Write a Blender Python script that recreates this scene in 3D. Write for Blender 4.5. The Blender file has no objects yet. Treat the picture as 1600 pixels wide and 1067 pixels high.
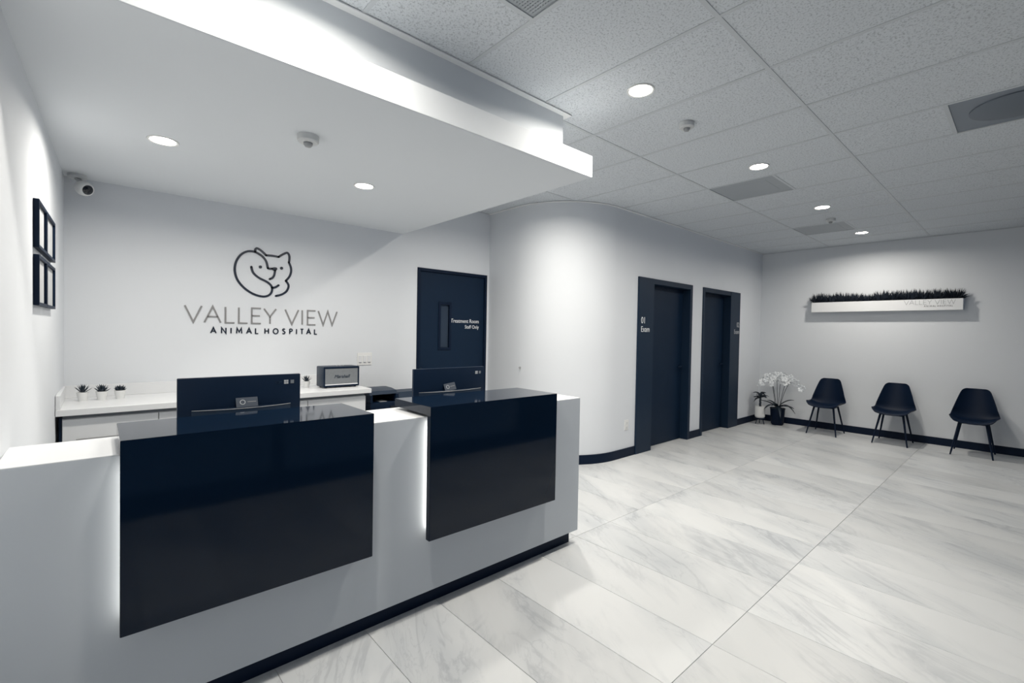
import bpy, bmesh, math, random
from mathutils import Vector, Matrix

# ------------------------------------------------------------------ camera, world, exposure
S = bpy.context.scene
COL = S.collection
PI = math.pi
yaw, pit, rol, FPX = math.radians(41.753), math.radians(-1.096), math.radians(1.03), 724.63
F = Vector((math.sin(yaw)*math.cos(pit), math.cos(yaw)*math.cos(pit), math.sin(pit)))
r0 = F.cross(Vector((0, 0, 1))).normalized(); u0 = r0.cross(F)
rt = r0*math.cos(rol) + u0*math.sin(rol); up = u0*math.cos(rol) - r0*math.sin(rol)
cd = bpy.data.cameras.new('camera'); cam = bpy.data.objects.new('camera', cd); COL.objects.link(cam)
cd.sensor_width = 36; cd.lens = FPX/1600*36; cd.clip_start = 0.02; cd.clip_end = 100
cam.matrix_world = Matrix(((rt.x, up.x, -F.x, 0), (rt.y, up.y, -F.y, 0), (rt.z, up.z, -F.z, 1.48), (0, 0, 0, 1)))
S.camera = cam
S.view_settings.view_transform = 'Standard'; S.view_settings.look = 'None'
S.view_settings.exposure = 0.0; S.view_settings.gamma = 1; S.view_settings.use_curve_mapping = False
W = bpy.data.worlds.new('world'); S.world = W; W.use_nodes = True
W.node_tree.nodes['Background'].inputs[0].default_value = (.30, .55, 1.0, 1)
W.node_tree.nodes['Background'].inputs[1].default_value = 0.17
CEIL_W, SOFF_W = 24.5, 16.5            # watts of the recessed downlights
LAMP_COL = (1.0, .943, .85)

# ------------------------------------------------------------------ helpers
LOC = {}
def wloc(p): return LOC.get(p.name, Vector((0, 0, 0))) if p else Vector((0, 0, 0))
def tag(o, label=None, cat=None, group=None, kind=None):
    if label: o['label'] = label
    if cat: o['category'] = cat
    if group: o['group'] = group
    if kind: o['kind'] = kind
    return o
def thing(name, loc, label=None, cat=None, group=None, kind=None):
    o = bpy.data.objects.new(name, None); COL.objects.link(o); o.empty_display_size = .05
    o.location = loc; LOC[o.name] = Vector(loc)
    return tag(o, label, cat, group, kind)
def put(name, me, mat, parent=None, smooth=False):
    """links mesh given in world coordinates; origin goes to its base centre"""
    if len(me.vertices):
        xs = [v.co for v in me.vertices]
        c = Vector(((min(v.x for v in xs)+max(v.x for v in xs))/2, (min(v.y for v in xs)+max(v.y for v in xs))/2, min(v.z for v in xs)))
    else: c = Vector((0, 0, 0))
    me.transform(Matrix.Translation(-c))
    me.materials.append(mat)
    if smooth:
        for p in me.polygons: p.use_smooth = True
        if smooth != True: me.set_sharp_from_angle(angle=smooth)
    o = bpy.data.objects.new(name, me); COL.objects.link(o)
    o.parent = parent; o.location = c - wloc(parent); LOC[o.name] = c
    return o
class MB:
    def __init__(s): s.bm = bmesh.new()
    def box(s, x0, x1, y0, y1, z0, z1, bev=0, seg=1, M=None):
        r = bmesh.ops.create_cube(s.bm, size=1)
        vs = r['verts']
        for v in vs: v.co = Vector(((x0+x1)/2+v.co.x*(x1-x0), (y0+y1)/2+v.co.y*(y1-y0), (z0+z1)/2+v.co.z*(z1-z0)))
        if M:
            for v in vs: v.co = M @ v.co
        if bev:
            es = list({e for v in vs for e in v.link_edges})
            bmesh.ops.bevel(s.bm, geom=es, offset=bev, segments=seg, affect='EDGES', profile=.5)
        return s
    def lathe(s, prof, c, n=32, axis=None):
        """prof: (radius, height) list; c centre; axis: matrix rotating z"""
        R = axis or Matrix.Identity(3); c = Vector(c); rings = []
        for (r, h) in prof:
            if r < 1e-5: rings.append([s.bm.verts.new(c + R @ Vector((0, 0, h)))])
            else: rings.append([s.bm.verts.new(c + R @ Vector((r*math.cos(2*PI*k/n), r*math.sin(2*PI*k/n), h))) for k in range(n)])
        for a, b in zip(rings, rings[1:]):
            for k in range(n):
                k2 = (k+1) % n
                q = [a[k % len(a)], a[k2 % len(a)], b[k2 % len(b)], b[k % len(b)]]
                q2 = []
                for v in q:
                    if v not in q2: q2.append(v)
                if len(q2) > 2:
                    try: s.bm.faces.new(q2)
                    except ValueError: pass
        for R_ in (rings[0], rings[-1]):
            if len(R_) > 2: s.bm.faces.new(R_)
        return s
    def tube(s, pts, rad, n=8):
        pts = [Vector(p) for p in pts]
        if not hasattr(rad, '__len__'): rad = [rad]*len(pts)
        rings = []; last = None
        for i, p in enumerate(pts):
            t = (pts[min(i+1, len(pts)-1)] - pts[max(i-1, 0)]).normalized()
            if last is None:
                a = t.cross(Vector((0, 0, 1)) if abs(t.z) < .9 else Vector((1, 0, 0))).normalized()
            else: a = (last - t*last.dot(t)).normalized()
            last = a; b = t.cross(a)
            rings.append([s.bm.verts.new(p + (a*math.cos(2*PI*k/n)+b*math.sin(2*PI*k/n))*rad[i]) for k in range(n)])
        for a, b in zip(rings, rings[1:]):
            for k in range(n): s.bm.faces.new((a[k], a[(k+1) % n], b[(k+1) % n], b[k]))
        s.bm.faces.new(rings[0]); s.bm.faces.new(rings[-1]); return s
    def prism(s, poly, fn, d0, d1):
        """poly 2D points, fn(u,v,d)->world"""
        a = [s.bm.verts.new(fn(u, v, d0)) for u, v in poly]; b = [s.bm.verts.new(fn(u, v, d1)) for u, v in poly]
        n = len(poly); s.bm.faces.new(a); s.bm.faces.new(b)
        for k in range(n): s.bm.faces.new((a[k], a[(k+1) % n], b[(k+1) % n], b[k]))
        return s
    def ribbon(s, pts, w, fn, d0, d1, caps=False):
        """flat stroke along 2D pts with mitred corners"""
        P = [Vector(p) for p in pts]; L = []; R = []
        for i, p in enumerate(P):
            d1_ = (P[i]-P[i-1]).normalized() if i else None
            d2_ = (P[i+1]-P[i]).normalized() if i < len(P)-1 else None
            if d1_ is None: d1_ = d2_
            if d2_ is None: d2_ = d1_
            n1 = Vector((-d1_.y, d1_.x)); n2 = Vector((-d2_.y, d2_.x)); m = n1+n2
            if m.length < .2: m = n1
            m = m.normalized(); k = min(w/2/max(m.dot(n1), .3), w*1.4)
            L.append(p+m*k); R.append(p-m*k)
        for i in range(len(P)-1):
            s.prism([L[i], L[i+1], R[i+1], R[i]], fn, d0, d1)
        if caps:
            for p in (P[0], P[-1]):
                s.prism([(p.x+w/2*math.cos(2*PI*k/12), p.y+w/2*math.sin(2*PI*k/12)) for k in range(12)], fn, d0, d1)
        return s
    def quad(s, *v): s.bm.faces.new([s.bm.verts.new(p) for p in v]); return s
    def mesh(s, name):
        bmesh.ops.recalc_face_normals(s.bm, faces=s.bm.faces)
        me = bpy.data.meshes.new(name); s.bm.to_mesh(me); s.bm.free(); return me
    def build(s, name, mat, parent=None, smooth=False): return put(name, s.mesh(name), mat, parent, smooth)
def copy_tree(o, parent=None):
    c = o.copy(); COL.objects.link(c); c.parent = parent
    for ch in list(o.children): copy_tree(ch, c)
    return c
def catmull(pts, n=5):
    P = [Vector(p) for p in pts]; out = []
    for i in range(len(P)-1):
        a = P[max(i-1, 0)]; b = P[i]; c = P[i+1]; d = P[min(i+2, len(P)-1)]
        for k in range(n):
            t = k/n
            out.append(.5*((2*b)+(c-a)*t+(2*a-5*b+4*c-d)*t*t+(3*b-a-3*c+d)*t**3))
    out.append(P[-1]); return out
def text_mesh(txt, size, mat, name, parent, loc, rot, align='LEFT', depth=.001, shear=0, sx=1, spacing=1.0):
    c = bpy.data.curves.new('t', 'FONT'); c.body = txt; c.size = size; c.extrude = depth; c.align_x = align; c.shear = shear
    c.resolution_u = 3; c.space_character = spacing; c.offset = 0
    o = bpy.data.objects.new('t', c); COL.objects.link(o)
    bpy.context.view_layer.update()
    me = bpy.data.meshes.new_from_object(o.evaluated_get(bpy.context.evaluated_depsgraph_get()))
    bpy.data.objects.remove(o)
    me.materials.clear()
    M = Matrix.Translation(loc) @ Matrix.Rotation(rot[2], 4, 'Z') @ Matrix.Rotation(rot[0], 4, 'X') @ Matrix.Diagonal((sx, 1, 1, 1))
    me.transform(M)
    return put(name, me, mat, parent)

# ------------------------------------------------------------------ materials
def new_mat(name):
    m = bpy.data.materials.new(name); m.use_nodes = True
    return m, m.node_tree, m.node_tree.nodes['Principled BSDF']
def mat(name, col, rough=.5, metal=0, spec=.5, var=.0, vscale=8, bump=0, bscale=60, coat=0):
    m, nt, b = new_mat(name)
    b.inputs['Base Color'].default_value = (*col, 1); b.inputs['Roughness'].default_value = rough
    b.inputs['Metallic'].default_value = metal; b.inputs['Specular IOR Level'].default_value = spec
    b.inputs['Coat Weight'].default_value = coat; b.inputs['Coat Roughness'].default_value = .03
    tc = nt.nodes.new('ShaderNodeTexCoord')
    if var:
        n = nt.nodes.new('ShaderNodeTexNoise'); n.inputs['Scale'].default_value = vscale; n.inputs['Detail'].default_value = 4
        mx = nt.nodes.new('ShaderNodeMix'); mx.data_type = 'RGBA'
        mx.inputs[6].default_value = (*[c*(1-var) for c in col], 1); mx.inputs[7].default_value = (*[min(1, c*(1+var)) for c in col], 1)
        nt.links.new(tc.outputs['Object'], n.inputs['Vector']); nt.links.new(n.outputs['Fac'], mx.inputs[0]); nt.links.new(mx.outputs[2], b.inputs['Base Color'])
    if bump:
        n = nt.nodes.new('ShaderNodeTexNoise'); n.inputs['Scale'].default_value = bscale; n.inputs['Detail'].default_value = 3
        bp = nt.nodes.new('ShaderNodeBump'); bp.inputs['Strength'].default_value = bump; bp.inputs['Distance'].default_value = .002
        nt.links.new(tc.outputs['Object'], n.inputs['Vector']); nt.links.new(n.outputs['Fac'], bp.inputs['Height']); nt.links.new(bp.outputs[0], b.inputs['Normal'])
    return m
def emis(name, col, st):
    m, nt, b = new_mat(name)
    b.inputs['Base Color'].default_value = (*col, 1); b.inputs['Emission Color'].default_value = (*col, 1); b.inputs['Emission Strength'].default_value = st
    return m
wallpaint = mat('wall_paint', (.685, .712, .748), .75, spec=.2, var=.012, vscale=3, bump=.12, bscale=220)
soffpaint = mat('soffit_paint', (.70, .73, .76), .8, spec=.2, var=.01, vscale=2, bump=.08, bscale=200)
deskwhite = mat('desk_white_laminate', (.50, .535, .575), .38, spec=.45, var=.01, vscale=5)
topwhite = mat('white_solid_surface', (.72, .735, .755), .3, spec=.5, var=.01, vscale=5)
cabwhite = mat('cabinet_white', (.70, .715, .735), .4, var=.01, vscale=4)
gapgrey = mat('recess_grey', (.22, .24, .27), .6, var=.03)
gloss = mat('navy_black_gloss', (.003, .0092, .022), .06, spec=.26, var=.05, vscale=2)
matte = mat('navy_black_matte', (.0032, .0115, .031), .5, spec=.15, var=.06, vscale=6, bump=.05, bscale=300)
trimnavy = mat('navy_trim_paint', (.0075, .020, .043), .45, spec=.2, var=.05, vscale=5)
leafnavy = mat('door_leaf_navy', (.0055, .0165, .038), .5, spec=.15, var=.08, vscale=3)
base_m = mat('baseboard_navy', (.0025, .0095, .027), .5, spec=.15, var=.05)
plastic = mat('black_plastic', (.0035, .0115, .029), .4, spec=.2, var=.06, vscale=10)
plastic2 = mat('dark_grey_plastic', (.012, .024, .046), .4, spec=.25, var=.05, vscale=10)
chairblk = mat('chair_black', (.0022, .0095, .028), .5, spec=.15, var=.05, vscale=9, bump=.1, bscale=400)
greymet = mat('brushed_grey', (.36, .365, .375), .4, metal=.1, var=.04, vscale=30)
letgrey = mat('letter_grey', (.27, .27, .275), .4, metal=.1, var=.03)
letnavy = mat('letter_navy', (.006, .014, .032), .4, var=.05)
letwhite = mat('letter_white', (.78, .80, .82), .5, var=.02)
letlight = mat('letter_pale_grey', (.42, .44, .46), .5, var=.02)
whitepl = mat('white_plastic', (.76, .765, .76), .35, var=.01, vscale=9)
offwhite = mat('offwhite_plastic', (.60, .615, .62), .4, var=.02, vscale=9)
darkgl = mat('dark_lens', (.008, .012, .02), .08, var=.05)
glassin = mat('door_window_glass', (.035, .05, .075), .1, var=.1, vscale=3)
grille_m = mat('speaker_grille', (.17, .185, .20), .6, var=.12, vscale=60, bump=.5, bscale=500)
paper = mat('certificate_paper', (.44, .455, .47), .7, var=.06, vscale=14)
potw = mat('white_ceramic', (.74, .75, .75), .35, var=.02, vscale=12)
greenery = mat('leaf_dark', (.010, .022, .038), .5, var=.4, vscale=30)
grassm = mat('grass_dark', (.006, .013, .026), .6, var=.4, vscale=60)
petal = mat('petal_white', (.78, .81, .84), .6, var=.03, vscale=40)
bark = mat('stem_dark', (.02, .03, .045), .7, var=.2, vscale=40)
diffuser = mat('diffuser_panel', (.37, .40, .43), .5, var=.03, vscale=4)
diffdark = mat('diffuser_round_grey', (.13, .155, .19), .5, var=.03, vscale=4)
diffmid = mat('diffuser_panel_dark', (.21, .24, .28), .5, var=.03, vscale=4)
lens_m = emis('lamp_lens', (1, .985, .95), 5.0)
led_m = emis('led_strip', (1, .965, .88), 9.0)

def marble():
    m, nt, b = new_mat('marble_tile'); N = nt.nodes; K = nt.links
    tc = N.new('ShaderNodeTexCoord'); oi = N.new('ShaderNodeObjectInfo')
    cmb = N.new('ShaderNodeCombineXYZ'); mul = N.new('ShaderNodeMath'); mul.operation = 'MULTIPLY'; mul.inputs[1].default_value = 37
    mul2 = N.new('ShaderNodeMath'); mul2.operation = 'MULTIPLY'; mul2.inputs[1].default_value = 91
    K.new(oi.outputs['Random'], mul.inputs[0]); K.new(oi.outputs['Random'], mul2.inputs[0]); K.new(mul.outputs[0], cmb.inputs[0]); K.new(mul2.outputs[0], cmb.inputs[1])
    mp = N.new('ShaderNodeMapping'); mp0 = N.new('ShaderNodeMapping'); mp0.inputs['Rotation'].default_value = (0, 0, math.radians(28)); mp.inputs['Scale'].default_value = (2.7, .8, 1)
    K.new(tc.outputs['Object'], mp0.inputs['Vector']); K.new(mp0.outputs[0], mp.inputs['Vector'])
    add = N.new('ShaderNodeVectorMath'); add.operation = 'ADD'; K.new(mp.outputs[0], add.inputs[0]); K.new(cmb.outputs[0], add.inputs[1])
    def noise(sc, det, dist, rough=.6):
        n = N.new('ShaderNodeTexNoise'); n.inputs['Scale'].default_value = sc; n.inputs['Detail'].default_value = det
        n.inputs['Distortion'].default_value = dist; n.inputs['Roughness'].default_value = rough; K.new(add.outputs[0], n.inputs['Vector']); return n
    n1 = noise(1.0, 6, 1.0); n2 = noise(.8, 4, .6); n3 = noise(2.2, 5, 1.6)
    def vein(n, wd):
        s = N.new('ShaderNodeMath'); s.operation = 'SUBTRACT'; s.inputs[1].default_value = .5; K.new(n.outputs['Fac'], s.inputs[0])
        a = N.new('ShaderNodeMath'); a.operation = 'ABSOLUTE'; K.new(s.outputs[0], a.inputs[0])
        r = N.new('ShaderNodeMapRange'); r.inputs['From Min'].default_value = 0; r.inputs['From Max'].default_value = wd
        r.inputs['To Min'].default_value = 1; r.inputs['To Max'].default_value = 0; r.interpolation_type = 'SMOOTHSTEP'; K.new(a.outputs[0], r.inputs['Value']); return r
    v1 = vein(n1, .035); v3 = vein(n3, .02)
    cl = N.new('ShaderNodeMapRange'); cl.inputs['From Min'].default_value = .42; cl.inputs['From Max'].default_value = .68; K.new(n2.outputs['Fac'], cl.inputs['Value'])
    vm = N.new('ShaderNodeMath'); vm.operation = 'MULTIPLY'; K.new(v1.outputs[0], vm.inputs[0]); K.new(cl.outputs[0], vm.inputs[1])
    vm3 = N.new('ShaderNodeMath'); vm3.operation = 'MULTIPLY'; K.new(v3.outputs[0], vm3.inputs[0]); K.new(cl.outputs[0], vm3.inputs[1])
    def mix(fac, k, a, bcol):
        f = N.new('ShaderNodeMath'); f.operation = 'MULTIPLY'; f.inputs[1].default_value = k; K.new(fac, f.inputs[0])
        x = N.new('ShaderNodeMix'); x.data_type = 'RGBA'; K.new(f.outputs[0], x.inputs[0])
        if isinstance(a, tuple): x.inputs[6].default_value = a
        else: K.new(a, x.inputs[6])
        x.inputs[7].default_value = bcol; return x.outputs[2]
    c = mix(cl.outputs[0], .8, (.63, .645, .655, 1), (.47, .495, .52, 1))
    c = mix(vm.outputs[0], .75, c, (.36, .38, .41, 1))
    c = mix(vm3.outputs[0], .6, c, (.40, .42, .45, 1))
    mr = N.new('ShaderNodeMapRange'); mr.inputs['To Min'].default_value = .90; mr.inputs['To Max'].default_value = 1.06; K.new(oi.outputs['Random'], mr.inputs['Value'])
    sc = N.new('ShaderNodeVectorMath'); sc.operation = 'SCALE'; K.new(c, sc.inputs[0]); K.new(mr.outputs[0], sc.inputs['Scale'])
    K.new(sc.outputs[0], b.inputs['Base Color']); b.inputs['Roughness'].default_value = .33; b.inputs['Specular IOR Level'].default_value = .4
    return m
def acoustic():
    m, nt, b = new_mat('acoustic_tile'); N = nt.nodes; K = nt.links
    tc = N.new('ShaderNodeTexCoord'); oi = N.new('ShaderNodeObjectInfo')
    add = N.new('ShaderNodeVectorMath'); add.operation = 'ADD'; mul = N.new('ShaderNodeMath'); mul.operation = 'MULTIPLY'; mul.inputs[1].default_value = 50
    K.new(oi.outputs['Random'], mul.inputs[0]); K.new(tc.outputs['Object'], add.inputs[0]); K.new(mul.outputs[0], add.inputs[1])
    n = N.new('ShaderNodeTexNoise'); n.inputs['Scale'].default_value = 95; n.inputs['Detail'].default_value = 4; n.inputs['Roughness'].default_value = .65; K.new(add.outputs[0], n.inputs['Vector'])
    v = N.new('ShaderNodeTexVoronoi'); v.inputs['Scale'].default_value = 130; K.new(add.outputs[0], v.inputs['Vector'])
    r = N.new('ShaderNodeMapRange'); r.inputs['From Min'].default_value = .36; r.inputs['From Max'].default_value = .47; K.new(n.outputs['Fac'], r.inputs['Value'])
    r2 = N.new('ShaderNodeMapRange'); r2.inputs['From Min'].default_value = .08; r2.inputs['From Max'].default_value = .22; K.new(v.outputs['Distance'], r2.inputs['Value'])
    mm = N.new('ShaderNodeMath'); mm.operation = 'MULTIPLY'; K.new(r.outputs[0], mm.inputs[0]); K.new(r2.outputs[0], mm.inputs[1])
    x = N.new('ShaderNodeMix'); x.data_type = 'RGBA'; x.inputs[6].default_value = (.47, .50, .53, 1); x.inputs[7].default_value = (.68, .715, .75, 1); K.new(mm.outputs[0], x.inputs[0])
    K.new(x.outputs[2], b.inputs['Base Color']); b.inputs['Roughness'].default_value = .9; b.inputs['Specular IOR Level'].default_value = .1
    bp = N.new('ShaderNodeBump'); bp.inputs['Strength'].default_value = .5; bp.inputs['Distance'].default_value = .003; K.new(mm.outputs[0], bp.inputs['Height']); K.new(bp.outputs[0], b.inputs['Normal'])
    return m
def thin_glass():
    m = bpy.data.materials.new('window_glass'); m.use_nodes = True; nt = m.node_tree; nt.nodes.clear()
    o = nt.nodes.new('ShaderNodeOutputMaterial'); t = nt.nodes.new('ShaderNodeBsdfTransparent'); g = nt.nodes.new('ShaderNodeBsdfGlossy'); g.inputs['Roughness'].default_value = .02
    t.inputs[0].default_value = (.9, .94, .97, 1)
    f = nt.nodes.new('ShaderNodeFresnel'); f.inputs[0].default_value = 1.45; x = nt.nodes.new('ShaderNodeMixShader')
    nt.links.new(f.outputs[0], x.inputs[0]); nt.links.new(t.outputs[0], x.inputs[1]); nt.links.new(g.outputs[0], x.inputs[2]); nt.links.new(x.outputs[0], o.inputs[0])
    return m
marble_m = marble(); tile_m = acoustic(); glass_m = thin_glass()
grout = mat('grout', (.42, .43, .44), .8, var=.05)
tee_m = mat('ceiling_tee_white', (.56, .59, .62), .5, var=.01)
trimw = mat('trim_angle_white', (.80, .81, .82), .45, var=.01)
tee_dark = mat('ceiling_plenum', (.30, .31, .32), .8, var=.02)

# ------------------------------------------------------------------ dimensions
ZC = 2.96; YW = 4.578; YE = 3.245; XF = 8.87; XS = 3.68; YG = -.45; RC = .85; CX, CY = XS+RC, YE+RC
def xl(y): return -.181 - .027*(YW-y)             # the left wall runs very slightly out of square
ZS0, ZS1 = 2.53, 2.672                            # soffit fascia
SX, SY = 2.475, 1.994
# curve centre line of the exam wall
curve = [(XS, YW)] + [(CX-RC*math.cos(a), CY-RC*math.sin(a)) for a in [i*PI/2/24 for i in range(25)]]
def offs(pts, d):                                  # offset polyline toward the room (left-hand side is the room when walking to +x)
    out = []
    for i, p in enumerate(pts):
        a = Vector(pts[max(i-1, 0)]); b = Vector(pts[min(i+1, len(pts)-1)]); t = (b-a).normalized(); n = Vector((t.y, -t.x))
        out.append((p[0]+n.x*d, p[1]+n.y*d))
    return out
def wallstrip(mb, pts, d0, d1, z0, z1):
    A = offs(pts, d0); B = offs(pts, d1); bm = mb.bm
    rings = [[bm.verts.new((x, y, z)) for (x, y), z in ((a, z0), (b, z0), (b, z1), (a, z1))] for a, b in zip(A, B)]
    for p, q in zip(rings, rings[1:]):
        for k in range(4): bm.faces.new((p[k], p[(k+1) % 4], q[(k+1) % 4], q[k]))
    bm.faces.new(rings[0]); bm.faces.new(rings[-1]); return mb

# ------------------------------------------------------------------ floor
floor = thing('floor', (4, 2, 0), kind='structure')
MB().box(-.45, XF+.1, YG-.3, YW+.15, -.12, -.0035).build('floor_slab', grout, floor)
cache = {}
def tile(parent, name, x0, x1, y0, y1, z, th, g, m, downward=False, bev=.0012):
    w, d = round(x1-x0-g, 4), round(y1-y0-g, 4)
    key = (name, w, d)
    if key not in cache:
        mb = MB().box(-w/2, w/2, -d/2, d/2, (0 if downward else -th), (th if downward else 0), bev)
        me = mb.mesh(name); me.materials.append(m); cache[key] = me
    o = bpy.data.objects.new(name, cache[key]); COL.objects.link(o); o.parent = parent
    o.location = Vector(((x0+x1)/2, (y0+y1)/2, z)) - wloc(parent); return o
X0T, DX = 2.204, .407
Y0T, DY = .983, 1.20
xs = [X0T+DX*k for k in range(-7, 18)]
ys = [YG, Y0T-DY if Y0T-DY > YG else YG, Y0T, Y0T+DY, Y0T+2*DY, YW]
for i in range(len(xs)-1):
    for j in range(len(ys)-1):
        a, b, c, d = max(xs[i], -.30), min(xs[i+1], XF), ys[j], ys[j+1]
        if b-a < .03 or d-c < .03: continue
        if a > CX+.5 and c > YE: continue
        if a >= XS-.05 and c > YE and b > CX: continue
        if b > CX+.3 and d > YE: d = YE+.1
        tile(floor, 'floor_tile', a, b, c, d, 0, .01, .0022, marble_m)

# ------------------------------------------------------------------ ceiling: tees and lay-in tiles
ceil = thing('ceiling', (4, 2, ZC), kind='structure')
MB().box(-.45, XF+.1, YG-.1, YW+.15, ZC+.03, ZC+.12).build('ceiling_deck', tee_dark, ceil)
GX = [1.536+.61*k for k in range(-4, 14)]
GY = [1.007-1.21, 1.007, 2.217, 3.427, YW]
holes = {}                                         # (i, j, half): special lay-in units
def cell(x, y):
    i = max(k for k in range(len(GX)) if GX[k] <= x); j = max(k for k in range(len(GY)) if GY[k] <= y); return i, j
special = {}
for (x, y) in ((4.9, 1.9), (7.3, 1.9), (4.3, .1), (1.2, 1.3)):
    i, j = cell(x, y); special[(i, j)] = 1 if y > (GY[j]+GY[j+1])/2 else 0
def ctile(x0, x1, y0, y1):
    x0, x1, y0, y1 = max(x0, -.32), min(x1, XF), max(y0, YG), min(y1, YW)
    if x1-x0 < .03 or y1-y0 < .03: return
    if x1 <= SX-.3 and y0 >= SY+.25: return        # above the soffit: never seen
    if x0 > XS+.3 and y0 > YE+.02: return
    if x0 > CX-.1 and y1 > YE: y1 = YE+.02
    tile(ceil, 'ceiling_tile', x0, x1, y0, y1, ZC+.002, .016, .006, tile_m, True)
rows = [(YG, GY[0])] + list(zip(GY, GY[1:]))
for i in range(len(GX)-1):
    for j, (a, b) in enumerate(rows):
        if (i, j-1) in special:
            mid = (a+b)/2
            if special[(i, j-1)]: ctile(GX[i], GX[i+1], a, mid)
            else: ctile(GX[i], GX[i+1], mid, b)
        else: ctile(GX[i], GX[i+1], a, b)
tw = .0115
for y in GY[:-1]:
    MB().box(-.3 if y < SY else SX-.1, XF if y < YE else XS+.6, y-tw, y+tw, ZC-.0015, ZC+.03).build('main_tee', tee_m, ceil)
for i, x in enumerate(GX):
    if x < -.3: continue
    y1 = YE if x > CX else (YW if x > SX-.1 else SY+.15)
    MB().box(x-tw, x+tw, YG, y1, ZC-.001, ZC+.03).build('cross_tee', tee_m, ceil)
for (i, j) in special:
    mid = (GY[j]+GY[j+1])/2
    MB().box(GX[i]+tw, GX[i+1]-tw, mid-tw, mid+tw, ZC-.001, ZC+.03).build('cross_tee', tee_m, ceil)
# soffit over the reception
mb = MB()
mb.box(-.42, SX, SY, YW+.02, ZS0, ZS1, .002)
mb.box(-.42, 2.352, 2.155, YW+.02, ZS1-.002, ZC+.02)
tag(mb.build('ceiling_soffit', soffpaint), kind='structure')
mb = MB(); mb.box(-.3, 2.392, 2.112, 2.155, ZC-.008, ZC-.002); mb.box(2.352, 2.392, 2.155, YW, ZC-.008, ZC-.002)
tag(mb.build('trim_1', trimw), kind='structure')
mb = MB(); wallstrip(mb, curve+[(XF, YE)], 0, .028, ZC-.007, ZC-.002)
tag(mb.build('trim_2', trimw), kind='structure')
mb = MB(); mb.box(XF-.022, XF, YG, YE, ZC-.007, ZC-.002)
tag(mb.build('trim_3', tee_m), kind='structure')

# ------------------------------------------------------------------ walls
TX0, TX1, TZ = 2.655, 3.642, 2.19                 # treatment door outer
mb = MB()
mb.box(-.45, TX0, YW, YW+.12, 0, ZC); mb.box(TX1, XS+.1, YW, YW+.12, 0, ZC); mb.box(TX0, TX1, YW, YW+.12, TZ, ZC)
tag(mb.build('wall_back', wallpaint), kind='structure')
mb = MB()
a, b = xl(YW+.05), xl(YG-.1)
mb.prism([(a, YW+.05), (b, YG-.1), (b-.12, YG-.1), (a-.12, YW+.05)], lambda u, v, d: Vector((u, v, d)), 0, ZC)
tag(mb.build('wall_left', wallpaint), kind='structure')
D1 = (4.958, 5.303, 6.255, 6.32); D2 = (6.645, 6.70, 7.574, 7.93); DZ = 2.2; DO = 2.135
mb = MB()
wallstrip(mb, curve+[(D1[0], YE)], -.10, 0, 0, ZC)
mb.box(D1[3], D2[0], YE, YE+.1, 0, ZC); mb.box(D2[3], XF+.1, YE, YE+.1, 0, ZC)
mb.box(D1[0], D1[3], YE, YE+.1, DZ, ZC); mb.box(D2[0], D2[3], YE, YE+.1, DZ, ZC)
tag(mb.build('wall_curved', wallpaint, None, math.radians(30)), kind='structure')
tag(MB().box(XF, XF+.12, YG-.1, YE, 0, ZC).build('wall_right', wallpaint), kind='structure')
# front: dark storefront glazing just behind the photographer
mb = MB(); mb.box(-.45, XF+.12, YG-.12, YG, 2.6, ZC); mb.box(-.45, XF+.12, YG-.12, YG, 0, .1)
tag(mb.build('wall_front', matte), kind='structure')
nw = 6; wx = [-.3+(XF+.3)*k/nw for k in range(nw+1)]
for k in range(nw):
    w = thing('window_%d' % (k+1), ((wx[k]+wx[k+1])/2, YG-.06, .1), kind='structure')
    mb = MB(); x0, x1 = wx[k], wx[k+1]
    mb.box(x0, x0+.04, YG-.1, YG-.01, .1, 2.6); mb.box(x1-.04, x1, YG-.1, YG-.01, .1, 2.6); mb.box(x0+.04, x1-.04, YG-.1, YG-.01, .1, .16); mb.box(x0+.04, x1-.04, YG-.1, YG-.01, 2.55, 2.6)
    mb.build('window_frame', matte, w)
    MB().box(x0+.04, x1-.04, YG-.058, YG-.052, .16, 2.55).build('pane', glass_m, w)
# baseboards
BH = .105
mb = MB(); wallstrip(mb, [(XS, YW)]+curve[1:]+[(D1[0], YE)], 0, .012, 0, BH)
mb.box(D1[3], D2[0], YE-.012, YE, 0, BH); mb.box(D2[3], XF, YE-.012, YE, 0, BH)
tag(mb.build('baseboard_curved', base_m, None, math.radians(30)), kind='structure')
tag(MB().box(XF-.012, XF, YG, YE-.012, 0, BH).build('baseboard_right', base_m), kind='structure')
tag(MB().box(1.84, TX0, YW-.012, YW, 0, BH).build('baseboard_back', base_m), kind='structure')

# ------------------------------------------------------------------ doors
def lettering(parent, lines, x, z, size, gap, align, y, m):
    for k, t in enumerate(lines):
        text_mesh(t, size[k], m, 'lettering', parent, (x, y, z-gap*k), (PI/2, 0, 0), align, .0008, sx=.9)
d = thing('door_1', ((TX0+TX1)/2, YW, 0), kind='structure')
mb = MB(); fw = .035
mb.box(TX0, TX0+fw, YW-.012, YW+.11, 0, TZ, .002); mb.box(TX1-fw, TX1, YW-.012, YW+.11, 0, TZ, .002); mb.box(TX0+fw, TX1-fw, YW-.012, YW+.11, TZ-fw, TZ, .002)
mb.build('door_frame', base_m, d)
lf = MB()
gx0, gx1, gz0, gz1 = 2.955, 3.11, 1.275, 1.81
for bx in ((TX0+fw, gx0, .008, TZ-fw), (gx1, TX1-fw, .008, TZ-fw), (gx0, gx1, .008, gz0), (gx0, gx1, gz1, TZ-fw)):
    lf.box(bx[0], bx[1], YW+.01, YW+.05, bx[2], bx[3])
leaf = lf.build('door_leaf', leafnavy, d)
mb = MB(); e = .018
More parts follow.
